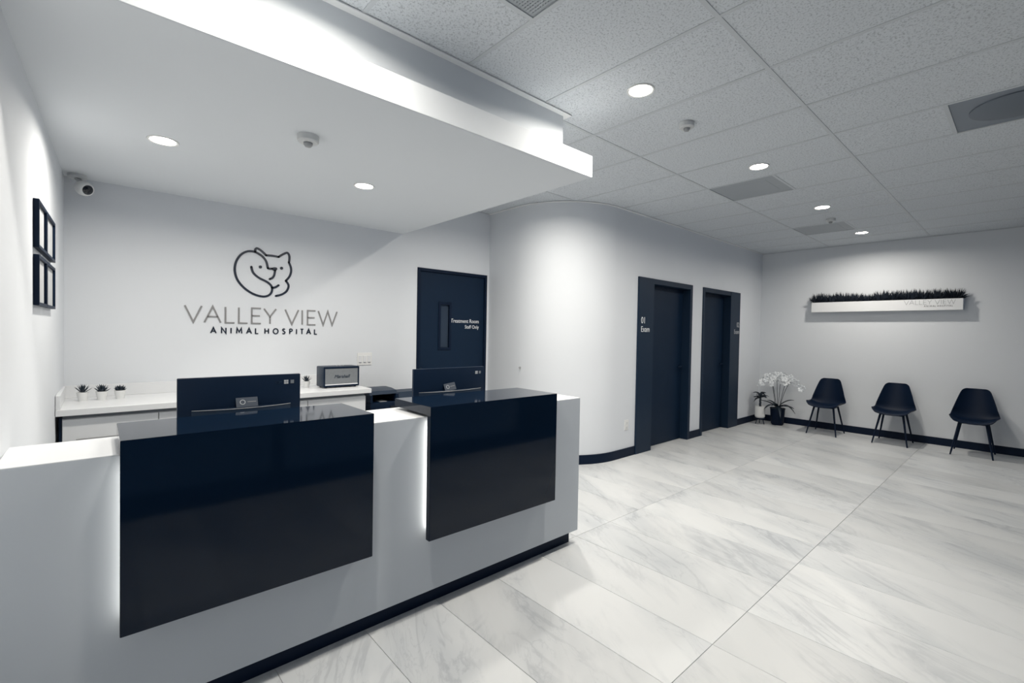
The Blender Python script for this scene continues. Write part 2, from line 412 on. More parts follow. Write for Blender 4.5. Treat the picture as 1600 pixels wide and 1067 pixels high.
mb.box(gx0-.012, gx0+e, YW+.0, YW+.045, gz0-.012, gz1+.012, .002); mb.box(gx1-e, gx1+.012, YW+.0, YW+.045, gz0-.012, gz1+.012, .002)
mb.box(gx0+e, gx1-e, YW+.0, YW+.045, gz0-.012, gz0+e, .002); mb.box(gx0+e, gx1-e, YW+.0, YW+.045, gz1-e, gz1+.012, .002)
mb.build('window_frame', base_m, leaf)
MB().box(gx0+e, gx1-e, YW+.03, YW+.036, gz0+e, gz1-e).build('pane', glassin, leaf)
mb = MB(); mb.box(2.70, 2.735, YW-.045, YW-.03, 1.03, 1.045, .003); mb.tube([(2.72, YW+.01, 1.04), (2.72, YW-.05, 1.04), (2.83, YW-.05, 1.04)], .009)
mb.lathe([(.026, 0), (.026, .008), (0, .008)], (2.72, YW+.01, 1.04), 20, Matrix.Rotation(PI/2, 3, 'X'))
mb.build('door_handle', plastic2, leaf, math.radians(40))
lettering(leaf, ['Treatment Room', 'Staff Only'], 3.535, 1.588, [.066, .060], .068, 'RIGHT', YW+.0085, letwhite)
def exam(name, x0, xa, xb, x1, wide_left, num):
    d = thing(name, ((x0+x1)/2, YE, 0), kind='structure'); yf = YE-.016
    mb = MB()
    if wide_left: mb.box(xb, x1, yf, YE+.15, 0, DZ, .0015)
    else: mb.box(x0, xa, yf, YE+.15, 0, DZ, .0015)
    mb.box(xa, xb, yf, YE+.15, DO, DZ, .0015)
    mb.build('door_frame', trimnavy, d)
    p = MB().box(x0 if wide_left else xb, xa if wide_left else x1, yf-.004, YE+.15, 0, DZ, .0015).build('side_panel', trimnavy, d)
    leaf = MB().box(xa+.0005, xb-.0005, YE+.10, YE+.145, .003, DO-.002, .001).build('door_leaf', leafnavy, d)
    hx = xb-.07 if not wide_left else xb-.06
    mb = MB(); mb.tube([(hx, YE+.10, 1.04), (hx, YE+.06, 1.04), (hx-.11, YE+.06, 1.04)], .009)
    mb.lathe([(.026, 0), (.026, .008), (0, .008)], (hx, YE+.10, 1.04), 20, Matrix.Rotation(PI/2, 3, 'X'))
    mb.build('door_handle', plastic, leaf, math.radians(40))
    if wide_left: lettering(p, [num, 'Exam'], 5.012, 1.625, [.115, .10], .105, 'LEFT', yf-.0055, letwhite)
    else: lettering(p, [num, 'Exam'], 7.905, 1.635, [.115, .10], .108, 'RIGHT', yf-.0055, letlight)
exam('door_2', *D1, True, '01'); exam('door_3', *D2, False, '02')

# ------------------------------------------------------------------ downlights (housing, lens and lamp)
def downlight(x, y, z, label, watt, R=.082):
    t = thing('downlight', (x, y, z), label, 'ceiling light', 'round recessed downlights')
    MB().lathe([(R-.014, .0), (R-.014, -.003), (R-.003, -.0055), (R, -.003), (R, .001), (R-.014, .001)], (x, y, z), 40).build('trim_ring', whitepl, t, math.radians(40))
    MB().lathe([(R-.013, -.002), (0, -.002)], (x, y, z), 40).build('lamp_lens', lens_m, t)
    L = bpy.data.lights.new('lamp', 'AREA'); L.shape = 'DISK'; L.size = 2*(R-.02); L.energy = watt; L.color = LAMP_COL; L.spread = math.radians(164)
    lo = bpy.data.objects.new('lamp', L); COL.objects.link(lo); lo.parent = t; lo.location = (0, 0, -.006)
downlight(2.451, 1.617, ZC, 'lit downlight in the tiled ceiling, largest, beside the soffit corner', CEIL_W*1.35)
downlight(4.281, 1.617, ZC, 'lit downlight in the tiled ceiling, in front of the nearer square diffuser', CEIL_W*1.0)
downlight(6.111, 1.617, ZC, 'lit downlight in the tiled ceiling between the two far square diffusers', CEIL_W*.6)
downlight(7.941, 1.617, ZC, 'lit downlight in the tiled ceiling nearest the chair wall, above the planter', CEIL_W*1.0)
downlight(.621, 1.617, ZC, 'lit downlight in the tiled ceiling in front of the left soffit half', CEIL_W*.95)
downlight(3.06, 2.83, ZC, 'lit downlight in the tiled ceiling between soffit end and curved wall, hidden by the soffit', CEIL_W*1.25)
downlight(.273, 3.30, ZS0, 'lit downlight in the smooth soffit nearest the left wall', SOFF_W, .075)
downlight(1.447, 3.27, ZS0, 'lit downlight in the smooth soffit, right of the motion sensor', SOFF_W, .075)

# air diffusers and return grille
def diffuser_unit(x, y, label, kind):
    i, j = cell(x, y); x0, x1 = GX[i]+tw, GX[i+1]-tw; mid = (GY[j]+GY[j+1])/2
    y0, y1 = (mid+tw, GY[j+1]-tw) if special[(i, j)] else (GY[j]+tw, mid-tw)
    cx, cy = (x0+x1)/2, (y0+y1)/2
    t = thing('air_diffuser' if kind else 'return_grille', (cx, cy, ZC), label, 'air vent')
    MB().box(x0, x1, y0, y1, ZC+.004, ZC+.02, .001).build('face_panel', diffmid if kind == 2 else diffuser, t)
    if kind == 1:
        MB().box(cx-.2, cx+.2, cy-.2, cy+.2, ZC+.0025, ZC+.006, .002).build('centre_plate', diffuser, t)
    elif kind == 2:
        MB().lathe([(.0, -.012), (.19, -.012), (.215, -.004), (.215, .005), (0, .005)], (cx, cy, ZC), 40).build('round_plate', diffdark, t, math.radians(40))
    else:
        n = 34; mb = MB()
        for k in range(n):
            a = x0+.012+(x1-x0-.024)*(k+.5)/n; mb.box(a-.0055, a+.0055, y0+.012, y1-.012, ZC-.002, ZC+.004)
        for k in range(n):
            a = y0+.012+(y1-y0-.024)*(k+.5)/n; mb.box(x0+.012, x1-.012, a-.0055, a+.0055, ZC-.001, ZC+.0042)
        mb.build('perforated_grid', diffuser, t)
diffuser_unit(4.9, 1.9, 'square grey air diffuser beside the second downlight', 1)
diffuser_unit(7.3, 1.9, 'square grey air diffuser farthest away, near the chair wall', 1)
diffuser_unit(4.3, .1, 'dark air diffuser with a round plate at the right edge', 2)
diffuser_unit(1.2, 1.3, 'perforated return grille cut by the top edge of the photo', 0)

def sensor(x, y, z, label, s=1.0):
    t = thing('motion_sensor', (x, y, z), label, 'sensor', 'white ceiling sensors')
    MB().lathe([(.05*s, 0), (.05*s, -.028*s), (.044*s, -.034*s), (0, -.036*s)], (x, y, z), 36).build('sensor_base', offwhite, t, math.radians(35))
    MB().lathe([(.022*s, -.034*s), (.021*s, -.044*s), (.014*s, -.054*s), (0, -.058*s)], (x, y, z), 24).build('sensor_dome', mat('sensor_dome_grey', (.33, .34, .35), .4, var=.03) if 'sensor_dome_grey' not in bpy.data.materials else bpy.data.materials['sensor_dome_grey'], t, True)
sensor(.852, 2.65, ZS0, 'round white sensor on the smooth soffit between its two downlights', 1.1)
sensor(3.06, 1.64, ZC, 'round white sensor on the tiled ceiling beside the largest downlight')
sensor(6.78, 1.70, ZC, 'round white sensor on the tiled ceiling by the farthest diffuser')

# ------------------------------------------------------------------ security camera
cx, cy = -.105, 4.46
t = thing('security_camera', (cx, cy, ZS0), 'white turret security camera in the corner under the soffit', 'camera')
mb = MB(); mb.lathe([(.052, 0), (.052, -.018), (.044, -.026), (0, -.027)], (cx-.005, cy+.02, ZS0), 32); mb.build('mount_base', offwhite, t, math.radians(35))
MB().tube([(cx-.005, cy+.02, ZS0-.02), (cx+.01, cy, ZS0-.05), (cx+.02, cy-.02, ZS0-.085)], [.018, .016, .02], 12).build('mount_arm', offwhite, t, True)
ax = Vector((.55, -.75, -.35)).normalized().to_track_quat('Z', 'Y').to_matrix()
cc = Vector((cx+.03, cy-.04, ZS0-.10))
MB().lathe([(0, -.05), (.025, -.046), (.042, -.03), (.05, -.005), (.048, .02), (.042, .034), (.036, .038), (0, .036)], cc, 32, ax).build('camera_body', whitepl, t, math.radians(40))
ln = MB().lathe([(.034, .0375), (.03, .041), (0, .043)], cc, 32, ax).build('lens', darkgl, t, True)

# ------------------------------------------------------------------ certificate frames on the left wall
def frame(y0, y1, z0, z1, label):
    yc = (y0+y1)/2; xw = xl(yc)+.001
    t = thing('picture_frame', (xw, yc, z0), label, 'picture frame', 'dark framed certificates on the left wall')
    Mr = Matrix.Translation((xl(yc), yc, 0)) @ Matrix.Rotation(math.atan(-.027), 4, 'Z')
    h = (y1-y0)/2; w = .014; dp = .021
    mb = MB()
    for b in ((-h, -h+w, z0, z1), (h-w, h, z0, z1), (-h+w, h-w, z0, z0+w), (-h+w, h-w, z1-w, z1)): mb.box(.001, dp, b[0], b[1], b[2], b[3], M=Mr)
    mb.build('frame', matte, t)
    MB().box(.001, .010, -h+w, h-w, z0+w, z1-w, M=Mr).build('certificate', paper, t)
frame(3.04, 3.345, 1.832, 2.054, 'upper dark framed certificate nearer the camera on the left wall')
frame(3.355, 3.735, 1.832, 2.054, 'upper dark framed certificate nearer the corner on the left wall')
frame(3.04, 3.345, 1.567, 1.800, 'lower dark framed certificate nearer the camera on the left wall')
frame(3.355, 3.735, 1.567, 1.800, 'lower dark framed certificate nearer the corner on the left wall')

# ------------------------------------------------------------------ wall sign
fnB = lambda u, v, d: Vector((u, YW-d, v))
t = thing('wall_emblem', (1.10, YW, 1.76), 'navy line emblem of a curled dog and cat on the back wall', 'sign')
body = [(1.1347, 2.0181), (1.1224, 2.0718), (1.0949, 2.1134), (1.0543, 2.1401), (1.0188, 2.1513), (0.975, 2.1480), (0.932, 2.1229), (0.8982, 2.0781), (0.8782, 2.0199), (0.8777, 1.9525), (0.8993, 1.8871), (0.9423, 1.8326), (0.9947, 1.7925), (1.0479, 1.7696), (1.1019, 1.7622), (1.1429, 1.7759), (1.1657, 1.8047), (1.1701, 1.8454), (1.1541, 1.8743), (1.1191, 1.8995), (1.0647, 1.9245), (1.0244, 1.9573), (1.0093, 1.9852), (1.0029, 2.016)]
hd = [[(1.032, 2.1501), (1.0345, 2.175), (1.0496, 2.1829), (1.081, 2.1663), (1.1202, 2.1315)], [(1.1202, 2.1315), (1.1726, 2.133), (1.2221, 2.1289)], [(1.2221, 2.1289), (1.2617, 2.1592), (1.2951, 2.1758), (1.3126, 2.1554), (1.3149, 2.1196), (1.3112, 2.0883)], [(1.3112, 2.0883), (1.3271, 2.0488), (1.3304, 2.0078), (1.3162, 1.9599), (1.2856, 1.9181)], [(1.2856, 1.9181), (1.3071, 1.8869), (1.3073, 1.856), (1.2883, 1.8186), (1.2503, 1.7903), (1.2032, 1.7739)]]
lw = .018
MB().ribbon(catmull(body), lw, fnB, 0, .006, True).build('tail_outline', letnavy, t)
mb = MB()
for s in hd: mb.ribbon(catmull(s), lw, fnB, 0, .006, True)
mb.build('head_outline', letnavy, t)
MB().ribbon(catmull([(1.1347, 2.0181), (1.150, 2.0145), (1.1688, 2.0167)]), lw, fnB, 0, .006, True).build('snout_line', letnavy, t)
MB().ribbon(catmull([(1.194, 2.0042), (1.1878, 1.9631), (1.174, 1.9365), (1.151, 1.9224)]), lw, fnB, 0, .006, True).build('mouth_line', letnavy, t)
MB().ribbon(catmull([(1.1701, 1.8454), (1.198, 1.8526), (1.2241, 1.872)]), lw, fnB, 0, .006, True).build('paw_line', letnavy, t)
for c in ((1.0739, 2.0226), (1.2483, 2.0300)):
    MB().prism([(c[0]+.0134*math.cos(k*PI/10), c[1]+.0134*math.sin(k*PI/10)) for k in range(20)], fnB, 0, .006).build('eye', letnavy, t)
MB().prism([(1.1641, 2.0243), (1.185, 2.0320), (1.2059, 2.0318), (1.213, 2.023), (1.2108, 2.011), (1.1941, 1.9961), (1.1735, 2.0041)], fnB, 0, .006).build('nose', letnavy, t)
# stroke alphabet: strokes in a unit-height cell, (width, strokes)
GL = {
 'V': (.86, [[(0, 1), (.43, 0), (.86, 1)]]), 'A': (.86, [[(0, 0), (.43, 1), (.86, 0)], [(.155, .36), (.705, .36)]]),
 'L': (.5, [[(0, 1), (0, 0), (.5, 0)]]), 'E': (.54, [[(.54, 1), (0, 1), (0, 0), (.54, 0)], [(0, .5), (.48, .5)]]),
 'Y': (.74, [[(0, 1), (.37, .47), (.74, 1)], [(.37, .47), (.37, 0)]]), 'I': (.02, [[(0, 1), (0, 0)]]),
 'W': (1.34, [[(0, 1), (.35, 0), (.67, 1), (.99, 0), (1.34, 1)]]), 'N': (.72, [[(0, 0), (0, 1), (.72, 0), (.72, 1)]]),
 'M': (.9, [[(0, 0), (.08, 1), (.45, .25), (.82, 1), (.9, 0)]]), 'H': (.66, [[(0, 0), (0, 1)], [(.66, 0), (.66, 1)], [(0, .52), (.66, .52)]]),
 'O': (.92, [[(.46+.46*math.cos(PI/2+k*PI/10), .5+.5*math.sin(PI/2+k*PI/10)) for k in range(21)]]),
 'S': (.5, [catmull([(.47, .86), (.3, .99), (.1, .93), (.05, .74), (.2, .57), (.38, .45), (.48, .27), (.38, .06), (.2, 0), (0, .13)], 3)]),
 'P': (.5, [[(0, 0), (0, 1)], catmull([(0, 1), (.28, .99), (.47, .88), (.47, .62), (.28, .5), (0, .49)], 3)]),
 'T': (.6, [[(0, 1), (.6, 1)], [(.3, 1), (.3, 0)]]),
}
def letters(parent, items, z0, h, w, fn, dep, m, sx=1):
    for ch, xc in items:
        wd, st = GL[ch]; mb = MB()
        for s in st: mb.ribbon([(xc+(p[0]-wd/2)*h*sx, z0+p[1]*h) for p in s], w, fn, 0, dep)
        mb.build('letter', m, parent)
t = thing('wall_lettering', (1.14, YW, 1.52), 'thin grey lettering VALLEY VIEW on the back wall under the emblem', 'sign')
VVx = [('V', .581), ('A', .716), ('L', .8425), ('L', .942), ('E', 1.0445), ('Y', 1.1556), ('V', 1.3412), ('I', 1.434), ('E', 1.517), ('W', 1.670)]
letters(t, VVx, 1.5205, .134, .0125, fnB, .006, letgrey)
t = thing('wall_lettering', (1.14, YW, 1.43), 'small navy lettering ANIMAL HOSPITAL on the back wall', 'sign')
AHx = [('A', .7217), ('N', .797), ('I', .851), ('M', .912), ('A', .988), ('L', 1.050), ('H', 1.1294), ('O', 1.2036), ('S', 1.272), ('P', 1.334), ('I', 1.383), ('T', 1.431), ('A', 1.492), ('L', 1.557)]
letters(t, AHx, 1.431, .046, .0095, fnB, .005, letnavy, .95)

# ------------------------------------------------------------------ planter box on the chair wall
BX = XF-.125
t = thing('wall_planter', (XF-.06, 1.53, 1.9), 'long white wall planter filled with dark grass above the chairs', 'planter')
y0, y1, z0, z1 = .632, 2.425, 1.902, 2.058
mb = MB(); mb.box(BX, BX+.01, y0, y1, z0, z1, .001); mb.box(XF-.01, XF, y0, y1, z0, z1); mb.box(BX+.01, XF-.01, y0, y0+.01, z0, z1); mb.box(BX+.01, XF-.01, y1-.01, y1, z0, z1); mb.box(BX+.01, XF-.01, y0+.01, y1-.01, z0, z0+.01)
mb.build('planter_box', topwhite, t)
fnP = lambda u, v, d: Vector((BX-d, -u, v))
k = .525/1.2; pc = -.98
letters(t, [(c, pc+(x-1.14)*k) for c, x in VVx], 1.985, .060, .0055, fnP, .002, letlight)
letters(t, [(c, pc+.10+(x-1.14)*k*.78) for c, x in AHx], 1.950, .018, .0042, fnP, .002, letgrey, .95)
rng = random.Random(5)
def tuft(seed, n=420, R=.085, H=.19):
    r = random.Random(seed); mb = MB(); bm = mb.bm
    for q in range(n):
        a = r.uniform(0, 2*PI); rr = R*.6*math.sqrt(r.random()); b = r.uniform(0, 2*PI); tilt = r.uniform(.05, 1.15); L = H*r.uniform(.55, 1.05)*(1-.25*tilt)
        p = Vector((rr*math.cos(a)*.55, rr*math.sin(a)*1.3, 0)); dr = Vector((math.sin(tilt)*math.cos(a)*.5+.1*math.cos(b), math.sin(tilt)*math.sin(a), math.cos(tilt)))
        s = Vector((-math.sin(b), math.cos(b), 0))*.0055
        q1 = p+dr*L*.55; q2 = p+dr*L+Vector((0, 0, -.02*tilt))
        v = [bm.verts.new(x) for x in (p-s, p+s, q1+s, q1-s, q2)]
        bm.faces.new(v[:4]); bm.faces.new((v[3], v[2], v[4]))
    me = bpy.data.meshes.new('grass_tuft'); bm.to_mesh(me); bm.free(); me.materials.append(grassm); return me
tm = [tuft(s) for s in (1, 2, 3)]
for q in range(11):
    o = bpy.data.objects.new('grass_tuft', tm[q % 3]); COL.objects.link(o); o.parent = t
    yy = .735+(2.33-.735)*q/10
    o.location = Vector((XF-.0635, yy, 2.04)) - wloc(t); o.scale = (1, 1.1, rng.uniform(.8, 1.05)); o.rotation_euler = (0, 0, PI if q % 2 else 0)
MB().box(BX+.011, XF-.011, y0+.012, y1-.012, 1.93, 2.03).build('soil', bark, t)

# ------------------------------------------------------------------ switch, outlet, wall stop
t = thing('light_switch', (2.05, YW, 1.112), 'white triple light switch on the back wall left of the treatment door', 'switch')
MB().box(1.972, 2.128, YW-.006, YW, 1.118, 1.246, .002).build('faceplate', whitepl, t)
for k in range(3):
    c = 2.002+.048*k; MB().box(c-.017, c+.017, YW-.010, YW-.005, 1.148, 1.216, .0015).build('rocker', topwhite, t)
    MB().box(c-.012, c+.012, YW-.0112, YW-.009, 1.143, 1.148).build('dimmer_slot', gapgrey, t)
t = thing('wall_outlet', (4.775, YE, .32), 'white wall outlet low on the wall left of door 01', 'outlet')
MB().box(4.735, 4.815, YE-.006, YE, .325, .448, .002).build('faceplate', whitepl, t)
for z in (.355, .405): MB().box(4.757, 4.793, YE-.009, YE-.005, z-.014+.005, z+.018, .003).build('socket', offwhite, t)
t = thing('wall_hook', (XS, 3.97, 1.05), 'tiny grey bumper on the side wall between treatment door and curve', 'hook')
RX = Matrix.Rotation(-PI/2, 3, 'Y')
MB().lathe([(.012, 0), (.012, .006), (.007, .008), (.007, .02), (0, .021)], (XS, 3.97, 1.075), 20, RX).build('bumper', greymet, t, math.radians(40))
MB().box(XS-.004, XS, 3.96, 3.98, 1.05, 1.063, .001).build('bumper_plate', offwhite, t)

# ------------------------------------------------------------------ reception desk
DX1 = 2.527
t = thing('reception_desk', (1.15, 2.28, 0), 'long white reception desk with two glossy navy waterfall panels', 'desk')
ds = t
xa = xl(2.3)+.002
b = MB().box(xa, DX1, 2.10, 2.45, .098, 1.03, .0015).build('desk_front', deskwhite, t)
MB().box(xa, DX1-.001, 2.1005, 2.4495, 1.0295, 1.0325, .0008).build('desk_top', topwhite, t)
MB().box(xa, 2.498, 2.155, 2.42, 0, .098).build('plinth', matte, t)
MB().box(xa+.02, DX1, 2.45, 3.05, .72, .75, .002).build('worktop', topwhite, t)
for x in (.0, 1.12, DX1-.03): MB().box(x, x+.03, 2.45, 3.02, 0, .72, .001).build('support_panel', deskwhite, t)
def panel(x0, x1, zb):
    p = thing('front_panel', ((x0+x1)/2, 2.045, zb)); p.parent = ds; p.location = LOC[p.name]-wloc(ds)
    bx = MB(); y0 = 2.03
    # one continuous folded slab: front sheet and top
    prof = [(y0, zb), (y0, 1.092), (2.415, 1.092), (2.415, 1.048), (2.062, 1.048), (2.062, zb)]
    f = lambda u, v, d: Vector((d, u, v))
    bx.prism(prof, f, x0, x1)
    es = [e for e in bx.bm.edges]
    bmesh.ops.bevel(bx.bm, geom=es, offset=.0015, segments=2, affect='EDGES')
    bx.build('waterfall_slab', gloss, p, math.radians(30))
    MB().box(x0+.05, x1-.05, 2.12, 2.36, 1.0325, 1.048).build('slab_spacer', matte, p)
    MB().box(x0+.034, x0+.04, 2.068, 2.098, zb+.04, 1.01).build('light_strip', led_m, p)
    MB().box(x0+.04, x0+.07, 2.062, 2.10, zb+.04, 1.01).build('strip_channel', whitepl, p)
    MB().box(x1-.06, x1-.02, 2.062, 2.10, zb+.04, 1.01).build('strip_channel', whitepl, p)
panel(.055, .960, .42); panel(1.266, 2.212, .400)

# ------------------------------------------------------------------ monitors and cards
def monitor(x0, x1, y, top, label, lx0, lx1, lz, sx):
    t = thing('desktop_monitor', ((x0+x1)/2, y+.03, .75), label, 'monitor', 'dark all-in-one monitors seen from behind')
    xc = (x0+x1)/2
    MB().box(x0, x1, y, y+.022, .87, top, .004, 2).build('housing', plastic, t, math.radians(30))
    MB().box(x0+.012, x1-.012, y+.0215, y+.024, .93, top-.012).build('screen', darkgl, t)
    # bowed rear bulge whose upper edge is the shallow ledge
    n = 16; P = [(lx0+(lx1-lx0)*k/n, -.045*math.sin(PI*k/n)**.8-.001) for k in range(n+1)]
    poly = [(p[0], y+p[1]) for p in P] + [(lx1, y+.002), (lx0, y+.002)]
    MB().prism(poly, lambda u, v, d: Vector((u, v, d)), .90, lz).build('rear_bulge', plastic2, t, math.radians(30))
    MB().tube([(p[0], y+p[1]-.001, lz-.001) for p in P], .0014, 6).build('ledge_rim', greymet, t, True)
    mb = MB(); mb.box(xc-.03, xc+.03, y+.02, y+.05, .76, .92, .003); mb.build('stand_neck', plastic, t)
    MB().box(xc-.12, xc+.12, y-.05, y+.13, .75, .762, .004).build('stand_base', plastic, t)
    z = top-.040
    s = thing('window_emblem', (sx, y, z-.01)); s.parent = t; s.location = LOC[s.name]-wloc(t)
    for i in range(2):
        for j in range(2): MB().box(sx-.0105+i*.011, sx-.0105+i*.011+.0095, y-.0015, y+.001, z-.0105+j*.011, z-.0105+j*.011+.0095).build('emblem_pane', letlight, s)
    MB().box(sx+.021, sx+.038, y-.0012, y+.001, z-.009, z+.009).build('sticker', mat('sticker_grey', (.16, .18, .2), .5, var=.1) if 'sticker_grey' not in bpy.data.materials else bpy.data.materials['sticker_grey'], t)
    fn = lambda u, v, d: Vector((u, y-d, v))
    MB().ribbon([(sx-.038+.012*math.cos(a), z-.001+.006*math.sin(a)) for a in [PI*.3+k*PI*1.4/8 for k in range(9)]], .002, fn, 0, .001).build('badge', plastic2, t)
    MB().box(sx-.034, sx-.02, y-.001, y+.001, z-.003, z+.004).build('badge', plastic2, t)
    return t
MY = 2.60
monitor(.270, .808, MY, 1.241, 'dark monitor seen from behind at the left reception station', .325, .758, 1.088, .737)
monitor(1.492, 2.059, MY, 1.236, 'dark monitor seen from behind at the right station, before the treatment door', 1.53, 2.03, 1.086, 1.990)
def card(xc, y, z, w, h, ang, label):
    t = thing('business_card', (xc, y, z), label, 'card')
    M = Matrix.Translation((xc, y, z+.001)) @ Matrix.Rotation(ang, 4, 'Y') @ Matrix.Rotation(-.35, 4, 'X')
    cm = bpy.data.materials.get('card_grey') or mat('card_grey', (.045, .06, .085), .5, var=.05)
    MB().box(-w/2, w/2, -.001, .001, 0, h, M=M).build('card', cm, t)
    fn = lambda u, v, d: M @ Vector((u, -.001-d, v))
    MB().ribbon([(-w*.2+.011*math.cos(k*PI/8), h*.52+.011*math.sin(k*PI/8)) for k in range(17)], .003, fn, 0, .0006).build('card_emblem', letlight, t)
    MB().box(w*.02, w*.42, -.0018, -.001, h*.5, h*.56, M=M).build('card_line', letgrey, t)
card(.552, MY-.022, 1.088, .096, .048, .0, 'dark grey card with a round emblem on the left monitor ledge')
card(1.762, MY-.022, 1.086, .088, .050, -.12, 'dark grey card tilted on the right monitor ledge')

# ------------------------------------------------------------------ back counter
CT = .955; CYF = 3.95
x0 = xl(4.2)-.014
t = thing('back_counter_top', (.82, 4.26, .915), 'white counter top with upstand along the back wall', 'countertop')
MB().box(x0+.01, 1.84, CYF, YW-.002, .915, CT, .002).build('counter_slab', topwhite, t)
MB().box(x0+.01, 1.84, YW-.022, YW-.001, CT, 1.043, .002).build('back_upstand', topwhite, t)
MB().box(x0+.01, x0+.032, CYF+.01, YW-.022, CT, 1.043, .002).build('side_upstand', topwhite, t)
edges = [-.168, .311, .804, 1.297, 1.80]
names = ['leftmost white drawer cabinet under the back counter, against the left wall', 'white drawer cabinet under the back counter, second from the left wall', 'white drawer cabinet under the back counter, mostly behind the left monitor', 'white drawer cabinet under the back counter, under the speaker']
for k in range(4):
    a, b = edges[k], edges[k+1]
    t = thing('base_cabinet', ((a+b)/2, 4.27, 0), names[k], 'cabinet', 'white base cabinets under the back counter')
    mb = MB(); mb.box(a, b, 4.0, YW-.013, .09, .89); mb.build('carcass', cabwhite, t)
    MB().box(a, b, 4.015, YW-.02, .888, .916).build('shadow_gap', gapgrey, t)
    MB().box(a, b, 4.04, YW-.013, 0, .09).build('plinth', matte, t)
    for q, (z0, z1) in enumerate(((.645, .888), (.37, .64), (.095, .365))):
        dw = MB().box(a+.0025, b-.0025, 3.98, 3.999, z0, z1, .0015).build('drawer', cabwhite, t)
        MB().box(a+.065, b-.065, 3.972, 3.981, z1-.132, z1-.124, .001).build('handle', greymet, dw)
MB().box(-.181, -.168, 3.99, 4.02, .1, .90).build('gap_shade_strip', matte)['kind'] = 'structure'  # black strip painted as the dark of the gap beside the left wall

def succulent(x, y, z, style, label, s=1.0):
    t = thing('succulent', (x, y, z), label, 'plant', 'small succulents in white pots on the back counter')
    MB().lathe([(.021*s, 0), (.030*s, .052*s), (.030*s, .055*s), (.026*s, .055*s), (.025*s, .046*s), (0, .046*s)], (x, y, z), 24).build('pot', potw, t, math.radians(35))
    r = random.Random(int(x*1000)+style); n = 16 if style != 2 else 22
    for k in range(n):
        a = k*2.4; f = k/n
        if style == 0: L, til, w = .058*s, .15+.85*(1-f)*1.0, .0055*s
        elif style == 1: L, til, w = .046*s, .3+1.0*(1-f), .009*s
        else: L, til, w = .036*s, .5+.85*(1-f), .010*s
        dr = Vector((math.sin(til)*math.cos(a), math.sin(til)*math.sin(a), math.cos(til))); sd = Vector((-math.sin(a), math.cos(a), 0)); nn = dr.cross(sd)
        p = Vector((x, y, z+.047*s)); mb = MB(); bm = mb.bm; rings = []
        for q, (fr, ww) in enumerate(((0, .6), (.35, 1), (.7, .75), (1, .05))):
            c = p+dr*L*fr+Vector((0, 0, .012*s*fr*fr*(1 if style else .3)))
            rings.append([bm.verts.new(c+sd*w*ww), bm.verts.new(c+nn*w*ww*.4), bm.verts.new(c-sd*w*ww), bm.verts.new(c-nn*w*ww*.4)])
        for A, B in zip(rings, rings[1:]):
            for m_ in range(4): bm.faces.new((A[m_], A[(m_+1) % 4], B[(m_+1) % 4], B[m_]))
        bm.faces.new(rings[0]); bm.faces.new(rings[-1]); mb.build('leaf', greenery, t)
succulent(-.080, 4.36, CT, 0, 'spiky succulent in a white pot nearest the left wall on the counter', 1.1)
succulent(.019, 4.35, CT, 1, 'bushy succulent in a white pot, middle of the three on the counter', 1.1)
succulent(.118, 4.36, CT, 2, 'low rosette succulent in a white pot, rightmost of the three on the counter', 1.1)
succulent(1.395, 4.32, CT, 0, 'spiky succulent in a white pot beside the speaker', 1.05)

# speaker
t = thing('speaker', (1.645, 4.24, CT), 'black retro tabletop speaker with grey grille on the back counter', 'speaker')
x0, x1, y0, y1, z0, z1 = 1.483, 1.812, 4.15, 4.33, CT+.008, 1.146
MB().box(x0, x1, y0+.006, y1, z0, z1, .010, 3).build('cabinet_shell', plastic2, t, math.radians(40))
mb = MB()
for b in ((x0+.002, x0+.016, z0+.002, z1-.002), (x1-.016, x1-.002, z0+.002, z1-.002), (x0+.016, x1-.016, z0+.002, z0+.016), (x0+.016, x1-.016, z1-.018, z1-.002)): mb.box(b[0], b[1], y0, y0+.01, b[2], b[3], .002)
mb.build('front_rim', plastic, t)
MB().box(x0+.016, x1-.016, y0+.003, y0+.01, z0+.016, z1-.018).build('grille', grille_m, t)
MB().box(x0+.016, x1-.016, y0+.0005, y0+.004, z0+.018, z0+.026).build('grille_bar', letwhite, t)
text_mesh('Marshall', .042, plastic2, 'lettering', t, ((x0+x1)/2, y0+.002, 1.043), (PI/2, 0, 0), 'CENTER', .001, .35)
for k in range(3): MB().lathe([(.006, 0), (.006, .008), (0, .008)], (1.625+k*.03, 4.22, z1), 16).build('knob', greymet, t)
for xx in (x0+.03, x1-.03):
    for yy in (y0+.03, y1-.03): MB().lathe([(.01, 0), (.01, .009), (0, .009)], (xx, yy, CT), 12).build('foot', plastic, t)

# black machines right of the counter
t = thing('filing_cabinet', (2.25, 4.28, 0), 'low black cabinet along the back wall under the printer', 'cabinet')
MB().box(1.86, 2.62, 4.02, YW-.013, 0, .60, .003).build('carcass', matte, t)
for k in range(2):
    dw = MB().box(1.866+k*.377, 2.237+k*.377, 4.003, 4.02, .02, .58, .002).build('door', plastic, t)
    MB().box(2.20+k*.07, 2.212+k*.07, 3.993, 4.003, .4, .52, .001).build('handle', plastic2, dw)
t = thing('printer', (2.03, 4.22, .60), 'black desktop printer with an open paper slot right of the back counter', 'printer')
mb = MB(); mb.box(1.875, 2.165, 4.05, 4.50, .60, .80, .008, 2); mb.build('printer_body', plastic, t, math.radians(35))
mb = MB(); mb.box(1.875, 1.90, 4.05, 4.50, .80, .875, .004); mb.box(2.14, 2.165, 4.05, 4.50, .80, .875, .004); mb.box(1.90, 2.14, 4.35, 4.50, .80, .875, .004); mb.build('output_bay', plastic, t)
P = [(0, 4.07), (.03, 4.10), (.042, 4.2), (.045, 4.32), (.03, 4.45), (0, 4.50)]
